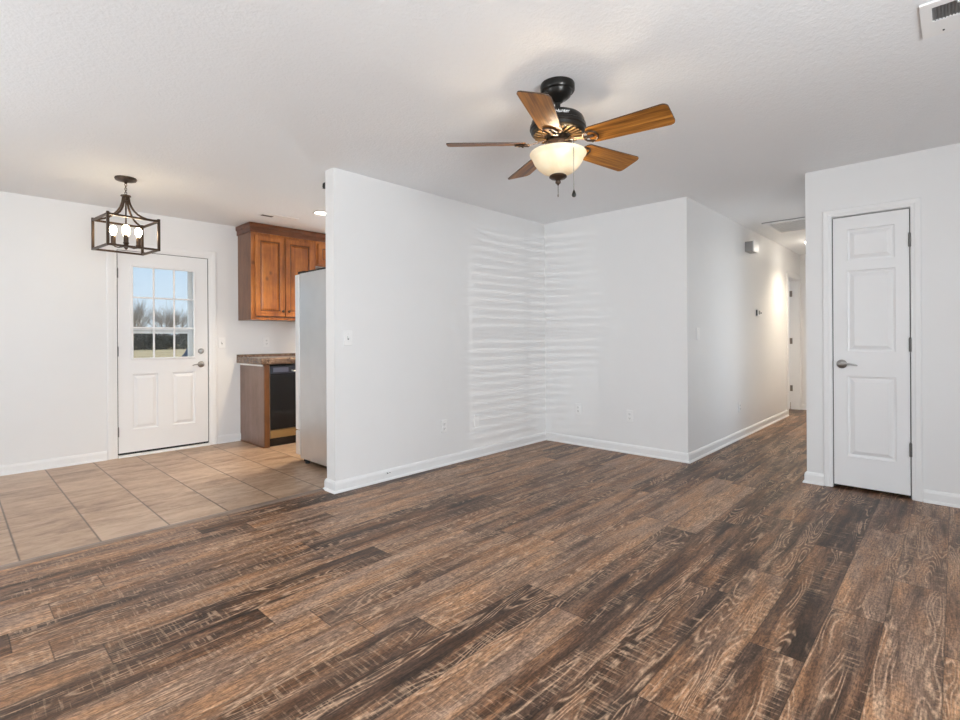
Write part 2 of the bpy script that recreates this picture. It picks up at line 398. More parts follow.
struct('wall_bedroom', MB().box(7.4, 7.52, CY + .12, 5, 0, H).box(HX + .9, HX + 1.02, CY + .12, 5, 0, H).box(7.4, HX + 1.02, 5, 5.12, 0, H).box(HX + .12, HX + 1.02, CY, CY + .12, 0, H), 'wall', 'walls of the room behind the hall door', 'wall')
def wall_hole(axis, face, thick, lo, hi, holes):
    mb = MB()
    def bx(a0, a1, z0, z1):
        if axis == 'x': mb.box(face - thick, face, a0, a1, z0, z1)
        else: mb.box(a0, a1, face - thick, face, z0, z1)
    cur = lo
    for a0, a1, z0, z1 in holes:
        bx(cur, a0, 0, H); bx(a0, a1, 0, z0); bx(a0, a1, z1, H); cur = a1
    bx(cur, hi, 0, H); return mb
struct('wall_left', wall_hole('x', XW, .15, YF - .15, YE, [(-.35, 1.45, .6, 2.0), (2.65, 4.15, .6, 2.0)]), 'wall', 'white wall left of the camera', 'wall')
struct('wall_front', wall_hole('y', YF, .15, XW, 5.4, [(-.2, 1.0, .6, 2.0)]), 'wall', 'white wall behind the camera', 'wall')
def window_frame(n, axis, face, a0, a1, z0, z1, label):
    def mp(u, v, h): return (face - h, u, v) if axis == 'x' else (u, face - h, v)
    r = thing('window_%d' % n, label, 'window', kind='structure')
    m = MB()
    m.sweep([(a0, z0), (a1, z0), (a1, z1), (a0, z1)], [(-.0005, .02), (-.045, .02), (-.045, .10), (-.0005, .10)], mp, True)
    obj('window_frame', m, 'trim', r)
    m = MB(); am = (a0 + a1) / 2; zm = (z0 + z1) / 2
    m.prism([(am - .009, z0 + .04), (am + .009, z0 + .04), (am + .009, z1 - .04), (am - .009, z1 - .04)], mp, .03, .09)
    m.prism([(a0 + .04, zm - .016), (a1 - .04, zm - .016), (a1 - .04, zm + .016), (a0 + .04, zm + .016)], mp, .035, .085)
    obj('sash_bars', m, 'trim', r); return r
window_frame(1, 'x', XW, -.35, 1.45, .6, 2.0, 'white framed window in the wall left of the camera')
window_frame(2, 'x', XW, 2.65, 4.15, .6, 2.0, 'white framed dining window left of the picture')
w3 = window_frame(3, 'y', YF, -.2, 1.0, .6, 2.0, 'white framed front window with horizontal blinds behind the camera')
mb = MB()
for k in range(27):
    z = .65 + k * .0485; mb.prism([(YF - .148, z + .014), (YF - .108, z - .014), (YF - .108, z - .0115), (YF - .148, z + .0165)], lambda u, v, q: (q, u, v), -.15, .95)
obj('blind_slats', mb, 'heater', w3)

# baseboards with shoe moulding
BP = [(0.0005, 0), (.026, 0), (.026, .005), (.022, .014), (.0145, .018), (.0145, .066), (.010, .080), (.0045, .086), (.0005, .088)]
def baseboard(name, path, label): struct(name, MB().sweep(path, BP, lambda u, v, h: (u, v, h)), 'trim', label, 'baseboard')
baseboard('baseboard_back', [(XW, YE), (1.068, YE)], 'white baseboard left of the exterior door')
baseboard('baseboard_back_right', [(2.072, YE), (2.318, YE)], 'short white baseboard between exterior door and base cabinet')
baseboard('baseboard_partition', [(2.2, AYB), (AX, AYB), (AX, AY), (BX, AY), (BX, CY), (8.395, CY)], 'white baseboard along partition, short wall and hall left wall')
baseboard('baseboard_closet', [(5.5, DY), (DX, DY), (DX, .748)], 'white baseboard left of the closet door')
baseboard('baseboard_closet_right', [(DX, .169), (DX, YF)], 'white baseboard right of the closet door')
baseboard('baseboard_hall_end', [(HX, CY), (HX, DY + .03)], 'white baseboard across the hall end')
struct('trim_1', MB().prism([(3.497, 0), (3.553, 0), (3.553, .003), (3.546, .009), (3.518, .010), (3.506, .006), (3.497, .001)], lambda u, v, q: (q, u, v), XW, 1.978), 'strip', 'wood transition strip between tile and plank floor', 'trim')

# ------------------------------------------------------------ doors
def panel_slab(mb, w, z0, z1, t, panels, hole=None):
    """slab facing local -Y, x 0..w; raised panels formed by stepped loops; hole = glazed opening"""
    xs = sorted({0, w, *[p[0] for p in panels], *[p[1] for p in panels], *(hole[:2] if hole else ())})
    zs = sorted({z0, z1, *[p[2] for p in panels], *[p[3] for p in panels], *(hole[2:] if hole else ())})
    bm = mb.bm
    def inside(cx, cz, r): return r[0] < cx < r[1] and r[2] < cz < r[3]
    for back in (0, 1):
        y = t if back else 0
        for i in range(len(xs) - 1):
            for k in range(len(zs) - 1):
                cx, cz = (xs[i] + xs[i + 1]) / 2, (zs[k] + zs[k + 1]) / 2
                if hole and inside(cx, cz, hole): continue
                if not back and any(inside(cx, cz, p) for p in panels): continue
                mb.quad((xs[i], y, zs[k]), (xs[i + 1], y, zs[k]), (xs[i + 1], y, zs[k + 1]), (xs[i], y, zs[k + 1]))
    for a, b_, c, d in panels:
        prev = None
        for ins, dep in ((0, 0), (.002, .011), (.013, .014), (.017, .014), (.044, .002)):
            ring = [(a + ins, dep, c + ins), (b_ - ins, dep, c + ins), (b_ - ins, dep, d - ins), (a + ins, dep, d - ins)]
            if prev:
                for q in range(4): mb.quad(prev[q], prev[(q + 1) % 4], ring[(q + 1) % 4], ring[q])
            prev = ring
        mb.quad(*prev)
    rects = [(0, w, z0, z1)] + ([hole] if hole else [])
    for a, b_, c, d in rects:
        mb.quad((a, 0, c), (b_, 0, c), (b_, t, c), (a, t, c)); mb.quad((a, 0, d), (b_, 0, d), (b_, t, d), (a, t, d))
        mb.quad((a, 0, c), (a, t, c), (a, t, d), (a, 0, d)); mb.quad((b_, 0, c), (b_, t, c), (b_, t, d), (b_, 0, d))
    return mb
loc_mp = lambda u, v, h: (u, -h, v)
def casing(w0, w1, top, width, t=.018):
    """three sided casing; travel up the right side so that 'right' is outward"""
    prof = [(0, .0005), (0, .009), (width * .12, .0115), (width * .3, .012), (width * .45, .016), (width * .85, t), (width, t * .8), (width, .0005)]
    return MB().sweep([(w0, .0), (w0, top), (w1, top), (w1, 0)], [(-o, h) for o, h in prof], loc_mp)
def hinge(parent, x, z, y=-.006, h=.09, r=.0065, mat='hinge', leaf=.022, side=1):
    m = MB().lathe([(r, z - h / 2), (r, z + h / 2)], (x, y, 0), 10).lathe([(.002, z + h / 2), (r * .9, z + h / 2), (r * .6, z + h / 2 + .008), (.001, z + h / 2 + .01)], (x, y, 0), 10)
    m.box(x - leaf * .2, x + leaf * .2, y + .002, y + .008, z - h / 2, z + h / 2)
    return obj('hinge', m, mat, parent, smooth=True, local=True)
def lever(parent, x, z, direction, length=.10, mat='nickel'):
    rose = obj('door_handle', MB().lathe([(.033, 0), (.033, -.006), (.026, -.013), (.013, -.016), (.011, -.045), (0, -.047)], (x, -.001, z), 24, 'y'), mat, parent, smooth=True, local=True)
    d = direction
    pts = [(x - d * .004, -.043, z), (x + d * .02, -.046, z + .002), (x + d * length * .5, -.047, z + .004), (x + d * length * .8, -.045, z - .001), (x + d * length, -.043, z - .008)]
    obj('lever', MB().tube(pts, [.009, .0085, .0065, .006, .005], 10), mat, rose, smooth=True, local=True)
    return rose

# back exterior door (slab 0.815 wide, hinges on the left)
d1 = thing('door_1', 'white exterior door with nine-pane window and two lower panels', 'door', (1.163, YE + .004, 0), kind='structure')
ox = 1.163
hole = (1.285 - ox, 1.840 - ox, .972, 1.888)
obj('door_slab', panel_slab(MB(), .815, .042, 2.037, .044, [(1.280 - ox, 1.502 - ox, .262, .812), (1.632 - ox, 1.850 - ox, .262, .812)], hole), 'door', d1, local=True)
lf = obj('window_frame', MB().sweep([(hole[0], hole[2]), (hole[0], hole[3]), (hole[1], hole[3]), (hole[1], hole[2])], [(.004, .0), (.004, .009), (-.006, .012), (-.016, .009), (-.018, .0005)], loc_mp, True), 'trim', d1, local=True)
mb = MB()
for k in (1, 2):
    xx = hole[0] + (hole[1] - hole[0]) * k / 3; mb.box(xx - .0085, xx + .0085, .004, .017, hole[2], hole[3], .003, 1)
    zz = hole[2] + (hole[3] - hole[2]) * k / 3; mb.box(hole[0], hole[1], .005, .016, zz - .0085, zz + .0085, .003, 1)
obj('muntins', mb, 'trim', d1, local=True)
obj('glass_pane', MB().box(hole[0] + .001, hole[1] - .001, .020, .024, hole[2] + .001, hole[3] - .001), 'pane', d1, local=True)
obj('casing', casing(1.155 - ox, 1.987 - ox, 2.047, .081), 'trim', d1, local=True)
mb = MB(); mb.box(-.026, -.006, .001, .134, 0, 2.05).box(.823, .840, .001, .134, 0, 2.05).box(-.026, .840, .001, .134, 2.043, 2.0485)
obj('jamb', mb, 'trim', d1, local=True)
mb = MB(); mb.box(-.0055, -.0005, .008, .03, .03, 2.0425).box(.8155, .8225, .006, .03, .03, 2.0425).box(-.0005, .8155, .004, .03, 2.0375, 2.0425).box(-.006, .006, .046, .056, .03, 2.043).box(.806, .823, .046, .056, .03, 2.043).box(-.006, .823, .046, .056, 2.022, 2.043)
obj('weatherstrip', mb, 'rubber', d1, local=True)
obj('door_sweep', MB().box(.001, .814, .001, .043, .024, .0415), 'rubber', d1, local=True)
obj('threshold', MB().prism([(-.034, .001), (-.032, .016), (-.018, .022), (.13, .022), (.13, .001)], lambda u, v, q: (q, u, v), -.005, .822), 'trim', d1, local=True)
for z in (1.81, 1.04, .25): hinge(d1, -.003, z)
lever(d1, 1.908 - ox, .888, -1, .095)
db = obj('deadbolt', MB().lathe([(.030, 0), (.030, -.008), (.024, -.014), (0, -.016)], (1.908 - ox, -.001, 1.032), 24, 'y'), 'nickel', d1, smooth=True, local=True)
obj('thumb_turn', MB().box(1.908 - ox - .005, 1.908 - ox + .005, -.034, -.014, 1.016, 1.048, .003), 'nickel', db, local=True)
obj('strike_plate', MB().box(.8195, .8225, -.0015, .02, .865, .915), 'chainmetal', d1, local=True)

# storm door outside
sd = thing('storm_door', 'white storm door seen behind the glass of the exterior door', 'door', (1.163, YE + .165, 0))
mb = MB(); mb.box(-.02, .125, 0, .03, .0, 2.05).box(.672, .835, 0, .03, 0, 2.05).box(.125, .672, 0, .03, 1.915, 2.05).box(.125, .672, 0, .03, 0, .962)
obj('storm_frame', mb, 'vinyl', sd, local=True)
obj('middle_rail', MB().box(.125, .672, 0, .03, 1.222, 1.272, .004), 'vinyl', sd, local=True)
obj('sash_seam', MB().box(.125, .672, -.002, .0, 1.248, 1.252), 'dish', sd, local=True)
obj('glass_pane', MB().box(.126, .671, .012, .016, .963, 1.221).box(.126, .671, .012, .016, 1.273, 1.914), 'pane', sd, local=True)

# closet door in the right wall
d2 = thing('door_2', 'narrow white three-panel closet door with a nickel lever', 'door', (DX, .6825, 0), R(-90), kind='structure')
CW = .445
obj('door_slab', panel_slab(MB(), CW, .026, 2.049, .035, [(.088, .365, 1.716, 1.952), (.085, .368, 1.036, 1.642), (.085, .370, .250, .852)]), 'door', d2, local=True)
obj('casing', casing(-.009, CW + .008, 2.060, .056), 'trim', d2, local=True)
mb = MB(); mb.box(-.0075, -.0065, .002, .118, 0, 2.060).box(CW + .0055, CW + .0065, .002, .118, 0, 2.060).box(-.0065, CW + .0055, .002, .118, 2.0575, 2.0600)
obj('jamb', mb, 'trim', d2, local=True)
mb = MB(); mb.box(-.0065, -.0005, .008, .036, .002, 2.05).box(CW + .0005, CW + .0055, .008, .036, .002, 2.05).box(-.0065, .012, .037, .047, .002, 2.05).box(CW - .012, CW + .0055, .037, .047, .002, 2.05).box(0, CW, .037, .047, 2.04, 2.0575)
obj('door_stop', mb, 'slot', d2, local=True)
for z in (1.826, 1.087, .347): hinge(d2, CW + .003, z, -.008, .092, .008)
lever(d2, .052, .942, 1, .10)
obj('latch_plate', MB().box(-.006, -.003, -.012, .01, .915, .965), 'nickel', d2, local=True)

# hall door, swung open into the room behind
d3 = thing('door_3', 'hall doorway with a white door swung open at the hall end', 'door', (8.465, CY, 0), kind='structure')
obj('casing', casing(0, .74, 2.037, .060), 'trim', d3, local=True)
mb = MB(); mb.box(-.0045, .004, .001, .119, 0, 2.044).box(.732, .744, .001, .119, 0, 2.044).box(-.0045, .744, .001, .119, 2.032, 2.044)
obj('jamb', mb, 'trim', d3, local=True)
dl = obj('door_slab', panel_slab(MB(), .73, .01, 2.03, .035, [(.1, .33, 1.65, 1.93), (.4, .63, 1.65, 1.93), (.1, .33, .95, 1.55), (.4, .63, .95, 1.55), (.1, .33, .22, .82), (.4, .63, .22, .82)]), 'door', d3, local=True)
dl.location = (.728, .126, 0); dl.rotation_euler = (0, 0, R(98))
for z in (1.825, 1.08, .334):
    obj('hinge', MB().box(.720, .731, .090, .118, z - .046, z + .046).lathe([(.007, z - .046), (.007, z + .046)], (.722, .121, 0), 10), 'chainmetal', d3, local=True)

# ------------------------------------------------------------ outside the door
struct('ground', MB().box(-120, 220, YE + .15, 420, -.6, -.35), 'lawn', 'dry tan grass field outside the exterior door', 'ground')
def tree_mesh(mb, seed, h):
    rnd = random.Random(seed)
    def grow(p, d, ln, r, lev):
        q = p + d * ln; mid = (p + q) / 2 + Vector((rnd.uniform(-1, 1), rnd.uniform(-1, 1), 0)) * ln * .05
        mb.tube([p, mid, q], [r, r * .85, r * .65], 4 if lev else 6, cap=lev == 0)
        if lev == 4: return
        for _ in range([6, 5, 5, 4][lev]):
            ax = Vector((rnd.uniform(-1, 1), rnd.uniform(-1, 1), rnd.uniform(-.3, .3))).normalized()
            nd_ = (Matrix.Rotation(R(rnd.uniform(14, 55 if lev < 2 else 40)), 3, ax) @ d); nd_.z = max(nd_.z, .1) + .12; nd_.normalize()
            st = p + (q - p) * rnd.uniform(.55 if lev == 0 else .35, 1)
            grow(st, nd_, ln * rnd.uniform(.75, 1.0), r * .52, lev + 1)
    grow(Vector((0, 0, 0)), Vector((0, 0, 1)), h * .17, h * .011, 0)
protos = []
tpos = [(14 + 11.5 * k + 7.4 * r, 112 + 13.5 * r + (k % 2), [1.66, 1.58, 1.72, 1.52, 1.62][(k + 2 * r) % 5]) for r in (0, 1, 2) for k in range(3)]
for i, (x, y, s) in enumerate(tpos):
    if i < 3:
        mb = MB(); tree_mesh(mb, 11 + i, 11.0)
        o = obj('bare_tree', mb, 'bark'); protos.append(o)
    else:
        o = protos[i % 3].copy(); C.objects.link(o)
    o.location = (x, y, -.35); o.scale = (s, s, s); o.rotation_euler = (0, 0, i * 1.3)
    tag(o, 'bare grey winter tree in the treeline across the field', 'tree', 'bare trees across the field')
bushes = []
for i in range(24):
    r_, k_ = divmod(i, 8); x = 15 + 3.75 * k_ + 2.34 * r_; y = 90 + 4.2 * r_
    if i < 2:
        rnd = random.Random(40 + i); mb = MB()
        for k in range(1500):
            a, zz = rnd.uniform(0, 6.283), rnd.random() ** .8; rr = 1.5 * math.sqrt(max(0, 1 - (zz * .98) ** 2)) * rnd.uniform(.6, 1.15)
            c = Vector((rr * math.cos(a), rr * math.sin(a), .02 + zz * 2.5 * rnd.uniform(.8, 1.08))); u = Vector((rnd.gauss(0, 1), rnd.gauss(0, 1), rnd.gauss(0, 1))).normalized(); v = u.orthogonal().normalized()
            s_ = rnd.uniform(.07, .16); mb.quad(c - u * s_, c - v * s_ * .6, c + u * s_, c + v * s_ * .6)
        mb.tube([(0, 0, 0), (0, 0, 1.6)], .08, 6)
        o = obj('evergreen_shrub', mb, 'conifer'); bushes.append(o)
    else:
        o = bushes[i % 2].copy(); C.objects.link(o)
    o.location = (x, y, -.35); o.rotation_euler = (0, 0, i * .9); o.scale = (1, 1, .95 + .1 * (i % 2))
    tag(o, 'dark evergreen shrub in the row below the bare treeline', 'shrub', 'dark shrubs at the field edge')
mb = MB(); rnd = random.Random(3)
rings = []
for z, r in ((0, 1.0), (.25, .97), (.55, .82), (.85, .58), (1.1, .3), (1.2, .06)):
    rings.append([(12.9 + r * (1 + .12 * math.sin(3 * a + z * 4)) * math.cos(a), 41.5 + .7 * r * math.sin(a), -.35 + z) for a in [2 * math.pi * k / 20 for k in range(20)]])
tag(obj('covered_heap', mb.loft(rings), 'tarp', base=(12.9, 41.5, -.35), smooth=True), 'dark blue covered heap on the dry grass, low in the door window', 'heap')

# ------------------------------------------------------------ kitchen
# base cabinet end
CF = 5.335
bc = thing('base_cabinet', 'brown wood end panel and face frame of the base cabinet', 'cabinet', (2.318, CF, 0))
obj('side_panel', MB().box(2.318, 2.334, CF + .012, YE - .002, .0, .885), 'alder_side', bc)
obj('face_frame', MB().box(2.318, 2.374, CF - .008, CF + .0115, .0, .885, .002, 1), 'alder_base', bc)
obj('shoe_moulding', MB().box(2.306, 2.3175, CF - .008, YE - .03, 0, .018, .004), 'alder_base', bc)
# dishwasher
dw = thing('dishwasher', 'black dishwasher under the counter beside the fridge', 'dishwasher', (2.68, CF, 0))
obj('body', MB().box(2.378, 2.978, CF + .03, YE - .02, .10, .872), 'black', dw)
obj('door', MB().box(2.380, 2.976, CF - .012, CF + .028, .185, .775, .006), 'black', dw)
cp = obj('control_panel', MB().box(2.380, 2.976, CF - .016, CF + .028, .778, .866, .006), 'dwtrim', dw)
obj('handle', MB().tube([(2.62, CF - .017, .812), (2.625, CF - .040, .806), (2.74, CF - .046, .802), (2.855, CF - .040, .806), (2.86, CF - .017, .812)], .008, 8), 'steel', cp, smooth=True)
obj('button_strip', MB().box(2.41, 2.58, CF - .0185, CF - .0155, .80, .85, .001, 1), 'dwbtn', cp)
obj('lower_panel', MB().box(2.382, 2.974, CF - .006, CF + .02, .092, .180, .003), 'amber', dw)
obj('toe_kick', MB().box(2.382, 2.974, CF + .035, CF + .05, .0, .10), 'black', dw)
obj('seal_strip', MB().box(2.375, 2.379, CF - .008, CF + .02, .09, .87), 'chainmetal', dw)
# worktop
ct = thing('worktop', 'brown speckled laminate worktop over the dishwasher', 'worktop', (2.29, 5.29, .887))
m = MB().prism([(5.310, .887), (YE - .001, .887), (YE - .001, .955), (5.324, .955), (5.308, .950), (5.300, .938), (5.300, .9), (5.303, .890)], lambda u, v, q: (q, u, v), 2.279, 5.59)
obj('top', m, 'granite', ct)
obj('backsplash', MB().box(2.279, 5.59, YE - .020, YE - .001, .9555, .983, .003), 'granite', ct)
obj('under_strip', MB().box(2.291, 2.3, 5.32, YE - .004, .868, .886), 'alu', ct)

# upper cabinets
UF = 5.62
def shaker_door(parent, x0, x1, z0, z1, y, knob_x=None, knob_z=None):
    fr = .062
    mb = MB().sweep([(x0, z0), (x0, z1), (x1, z1), (x1, z0)], [(0, 0), (0, .017), (.003, .02), (fr - .010, .02), (fr - .004, .014), (fr, .012), (fr, 0)], lambda u, v, h: (u, y - h, v), True)
    d = obj('door', mb, 'alder', parent)
    pn = MB(); prev = None
    i0 = fr - .001
    for ins, dep in ((i0, .005), (i0 + .010, .005), (i0 + .026, .011)):
        ring = [(x0 + ins, y - dep, z0 + ins), (x1 - ins, y - dep, z0 + ins), (x1 - ins, y - dep, z1 - ins), (x0 + ins, y - dep, z1 - ins)]
        if prev:
            for q in range(4): pn.quad(prev[q], prev[(q + 1) % 4], ring[(q + 1) % 4], ring[q])
        prev = ring
    pn.quad(*prev)
    obj('center_panel', pn, 'alder', d)
    i1 = fr - .004
    obj('glaze_groove', MB().sweep([(x0 + i1, z0 + i1), (x0 + i1, z1 - i1), (x1 - i1, z1 - i1), (x1 - i1, z0 + i1)], [(0, .0125), (0, .0142), (.009, .0142), (.009, .0055), (.006, .0055)], lambda u, v, h: (u, y - h, v), True), 'crown', d)
    if knob_x: obj('knob', MB().lathe([(.006, 0), (.005, -.012), (.014, -.018), (.015, -.024), (.009, -.029), (0, -.030)], (knob_x, y - .0205, knob_z), 16, 'y'), 'bronze2', d, smooth=True)
    return d
uc = thing('upper_cabinet', 'orange brown two-door wall cabinet with crown, left of its row', 'cabinet', (2.68, YE - .002, 1.37))
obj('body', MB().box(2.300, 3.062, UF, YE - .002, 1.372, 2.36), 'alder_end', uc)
mb = MB().box(2.300, 2.356, UF - .018, UF - .0005, 1.372, 2.36).box(3.020, 3.062, UF - .018, UF - .0005, 1.372, 2.36).box(2.356, 3.020, UF - .018, UF - .0005, 1.372, 1.40).box(2.356, 3.020, UF - .018, UF - .0005, 2.31, 2.36)
obj('face_frame', mb, 'alder', uc)
shaker_door(uc, 2.338, 2.672, 1.412, 2.306, UF - .0185, 2.640, 1.472)
shaker_door(uc, 2.680, 3.034, 1.412, 2.306, UF - .0185, 2.712, 1.472)
crp = [(0, 2.335), (.010, 2.335), (.012, 2.342), (.012, 2.384), (.020, 2.390), (.024, 2.402), (.024, 2.434), (0, 2.434)]
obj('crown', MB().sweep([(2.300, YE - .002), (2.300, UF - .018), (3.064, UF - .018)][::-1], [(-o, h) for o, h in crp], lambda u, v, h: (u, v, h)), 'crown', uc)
u2 = thing('upper_cabinet', 'short orange brown wall cabinet above the range, partly behind the partition', 'cabinet', (3.45, YE - .002, 2.03))
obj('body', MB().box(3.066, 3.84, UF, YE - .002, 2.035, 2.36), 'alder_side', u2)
obj('face_frame', MB().box(3.066, 3.84, UF - .018, UF - .0005, 2.035, 2.36), 'alder', u2)
shaker_door(u2, 3.09, 3.45, 2.055, 2.306, UF - .0185)
shaker_door(u2, 3.458, 3.82, 2.055, 2.306, UF - .0185)
obj('crown', MB().sweep([(3.84, UF - .018), (3.066, UF - .018)], [(-o, h) for o, h in crp], lambda u, v, h: (u, v, h)), 'crown', u2)

# refrigerator, its side towards the camera and doors towards the counter
FX0, FX1, FB, FF = 2.270, 3.16, 3.56, 4.452
fr = thing('refrigerator', 'tall grey and stainless refrigerator behind the partition end', 'refrigerator', (2.7, 4.0, 0))
obj('body', MB().box(FX0, FX1, FB, FF, .045, 1.765, .006), 'silverpaint', fr)
for x0, x1 in ((FX0 + .002, 2.712), (2.716, FX1 - .002)):
    d = obj('door', MB().box(x0, x1, FF + .020, FF + .095, .302, 1.76, .01), 'steel', fr)
    hx = 2.67 if x0 < 2.5 else 2.76
    obj('handle', MB().tube([(hx, FF + .094, .95), (hx, FF + .14, .97), (hx, FF + .14, 1.6), (hx, FF + .094, 1.62)], .012, 8), 'steel', d, smooth=True)
dr = obj('freezer_drawer', MB().box(FX0 + .002, FX1 - .002, FF + .020, FF + .095, .07, .296, .01), 'steel', fr)
obj('handle', MB().tube([(2.4, FF + .094, .26), (2.41, FF + .14, .26), (3.0, FF + .14, .26), (3.01, FF + .094, .26)], .012, 8), 'steel', dr, smooth=True)
obj('gasket', MB().box(FX0 + .02, FX1 - .02, FF + .0005, FF + .0195, .07, 1.755), 'rubber', fr)
obj('hinge_cover', MB().box(FX0 + .02, FX0 + .11, FF - .05, FF + .07, 1.7655, 1.79, .006), 'rubber', fr)
obj('top_grille', MB().box(FX0 + .012, FX1 - .02, FB + .02, FF - .16, 1.7655, 1.782, .004), 'rubber', fr)
for x in (FX0 + .04, FX1 - .06): obj('foot', MB().lathe([(.02, 0), (.02, .03), (.012, .045)], (x, FF - .06, 0), 12), 'rubber', fr)
obj('base_grille', MB().box(FX0 + .03, FX1 - .03, FF - .03, FF - .01, .012, .044), 'rubber', fr)

# ------------------------------------------------------------ ceiling fan
FC = Vector((2.143, 1.469, 0)); ZB = 2.141; PHI = 132.2
fan = thing('ceiling_fan', 'bronze ceiling fan with five oak blades and a lit glass bowl', 'ceiling fan', (FC.x, FC.y, H))
c0 = (FC.x, FC.y, 0)
obj('canopy', MB().lathe([(.085, 2.4395), (.0865, 2.434), (.0865, 2.408), (.082, 2.401), (.073, 2.399), (.070, 2.394), (.066, 2.380), (.050, 2.366), (.032, 2.358), (.026, 2.350), (.016, 2.347), (0, 2.347)], c0, 48), 'bronze', fan, smooth=True)
obj('downrod', MB().lathe([(.0135, 2.3475), (.0135, 2.305), (.026, 2.300), (.028, 2.288)], c0, 20), 'bronze', fan, smooth=True)
mh = obj('motor_housing', MB().lathe([(0, 2.290), (.05, 2.2895), (.085, 2.285), (.112, 2.276), (.128, 2.262), (.134, 2.248), (.135, 2.232), (.141, 2.228), (.142, 2.212), (.137, 2.207), (.135, 2.195), (.128, 2.188), (.112, 2.184), (0, 2.184)], c0, 56), 'bronze', fan, smooth=True)
mb = MB()
for k in range(24):
    a = 2 * math.pi * k / 24; ca, sa = math.cos(a), math.sin(a)
    def q(r, t, z): return (FC.x + r * ca - t * sa, FC.y + r * sa + t * ca, z)
    mb.loft([[q(.066, -.0035, 2.1835), q(.066, .0035, 2.1835), q(.066, .0035, 2.175), q(.066, -.0035, 2.175)], [q(.122, -.007, 2.1835), q(.122, .007, 2.1835), q(.122, .007, 2.179), q(.122, -.007, 2.179)]])
obj('vent_ring', mb, 'antique', fan)
# small maker's script on the housing
fc = bpy.data.curves.new('emblem', 'FONT'); fc.body = 'Hunter'; fc.size = .024; fc.align_x = 'CENTER'; fc.align_y = 'CENTER'; fc.extrude = .0006; fc.shear = .25
to = bpy.data.objects.new('emblem_source', fc); C.objects.link(to); bpy.context.view_layer.update()
tm = bpy.data.meshes.new_from_object(to); bpy.data.objects.remove(to)
am = math.atan2(-1.44, -2.10) + R(9)
for v in tm.vertices:                       # wrap the flat lettering round the housing
    a = am + v.co.x / .1375; rr = .1375 + v.co.z
    v.co = Vector((rr * math.cos(a), rr * math.sin(a), 2.247 - H + v.co.y))
tm.materials.append(M['plastic'])
em = bpy.data.objects.new('emblem', tm); C.objects.link(em); em.parent = fan
tag(em, 'small cream maker script')
obj('switch_housing', MB().lathe([(.048, 2.1835), (.050, 2.160), (.056, 2.152), (.064, 2.146), (.067, 2.122), (.061, 2.108), (.060, 2.094), (.03, 2.092), (0, 2.092)], c0, 40), 'bronze2', fan, smooth=True)
bowl = obj('light_bowl', MB().lathe([(.134, 2.094), (.1405, 2.092), (.143, 2.086), (.141, 2.079), (.133, 2.072), (.130, 2.063), (.121, 2.042), (.103, 2.017), (.078, 1.996), (.050, 1.983), (.018, 1.978)], c0, 56, cap=False), 'bowl', fan, smooth=True)
cap_ = obj('finial', MB().lathe([(.0, 1.995), (.030, 1.985), (.043, 1.976), (.045, 1.969), (.036, 1.962), (.018, 1.957), (.011, 1.951), (.014, 1.946), (.013, 1.939), (.006, 1.933), (.003, 1.927), (0, 1.926)], c0, 32), 'bronze2', fan, smooth=True)
obj('light_stem', MB().lathe([(.008, 2.0915), (.008, 1.996)], c0, 12), 'bronze2', fan)
obj('pull_chain', MB().tube([(FC.x, FC.y, 1.927), (FC.x, FC.y, 1.885)], .0018, 6).lathe([(0, 1.886), (.0035, 1.880), (.0035, 1.872), (0, 1.867)], c0, 8), 'chainmetal', fan)
toc = Vector((-FC.x, -FC.y, 0)).normalized(); rgt = Vector((math.sin(R(YAW)), -math.cos(R(YAW)), 0))
hg = FC + toc * .124 + rgt * .0765; dr_ = (hg - FC).normalized(); zz = lambda p, z: Vector((p.x, p.y, z))
ch = obj('pull_chain', MB().tube([zz(FC + dr_ * .064, 2.136), zz(FC + dr_ * .085, 2.133), zz(FC + dr_ * .13, 2.115), zz(hg, 2.104), zz(hg, 1.87)], .0017, 6), 'chainmetal', fan)
obj('pendant', MB().lathe([(.001, 1.872), (.005, 1.862), (.0095, 1.850), (.0105, 1.842), (.007, 1.835), (0, 1.833)], (hg.x, hg.y, 0), 14), 'bronze', ch, smooth=True)
PITCH = R(-15.5)
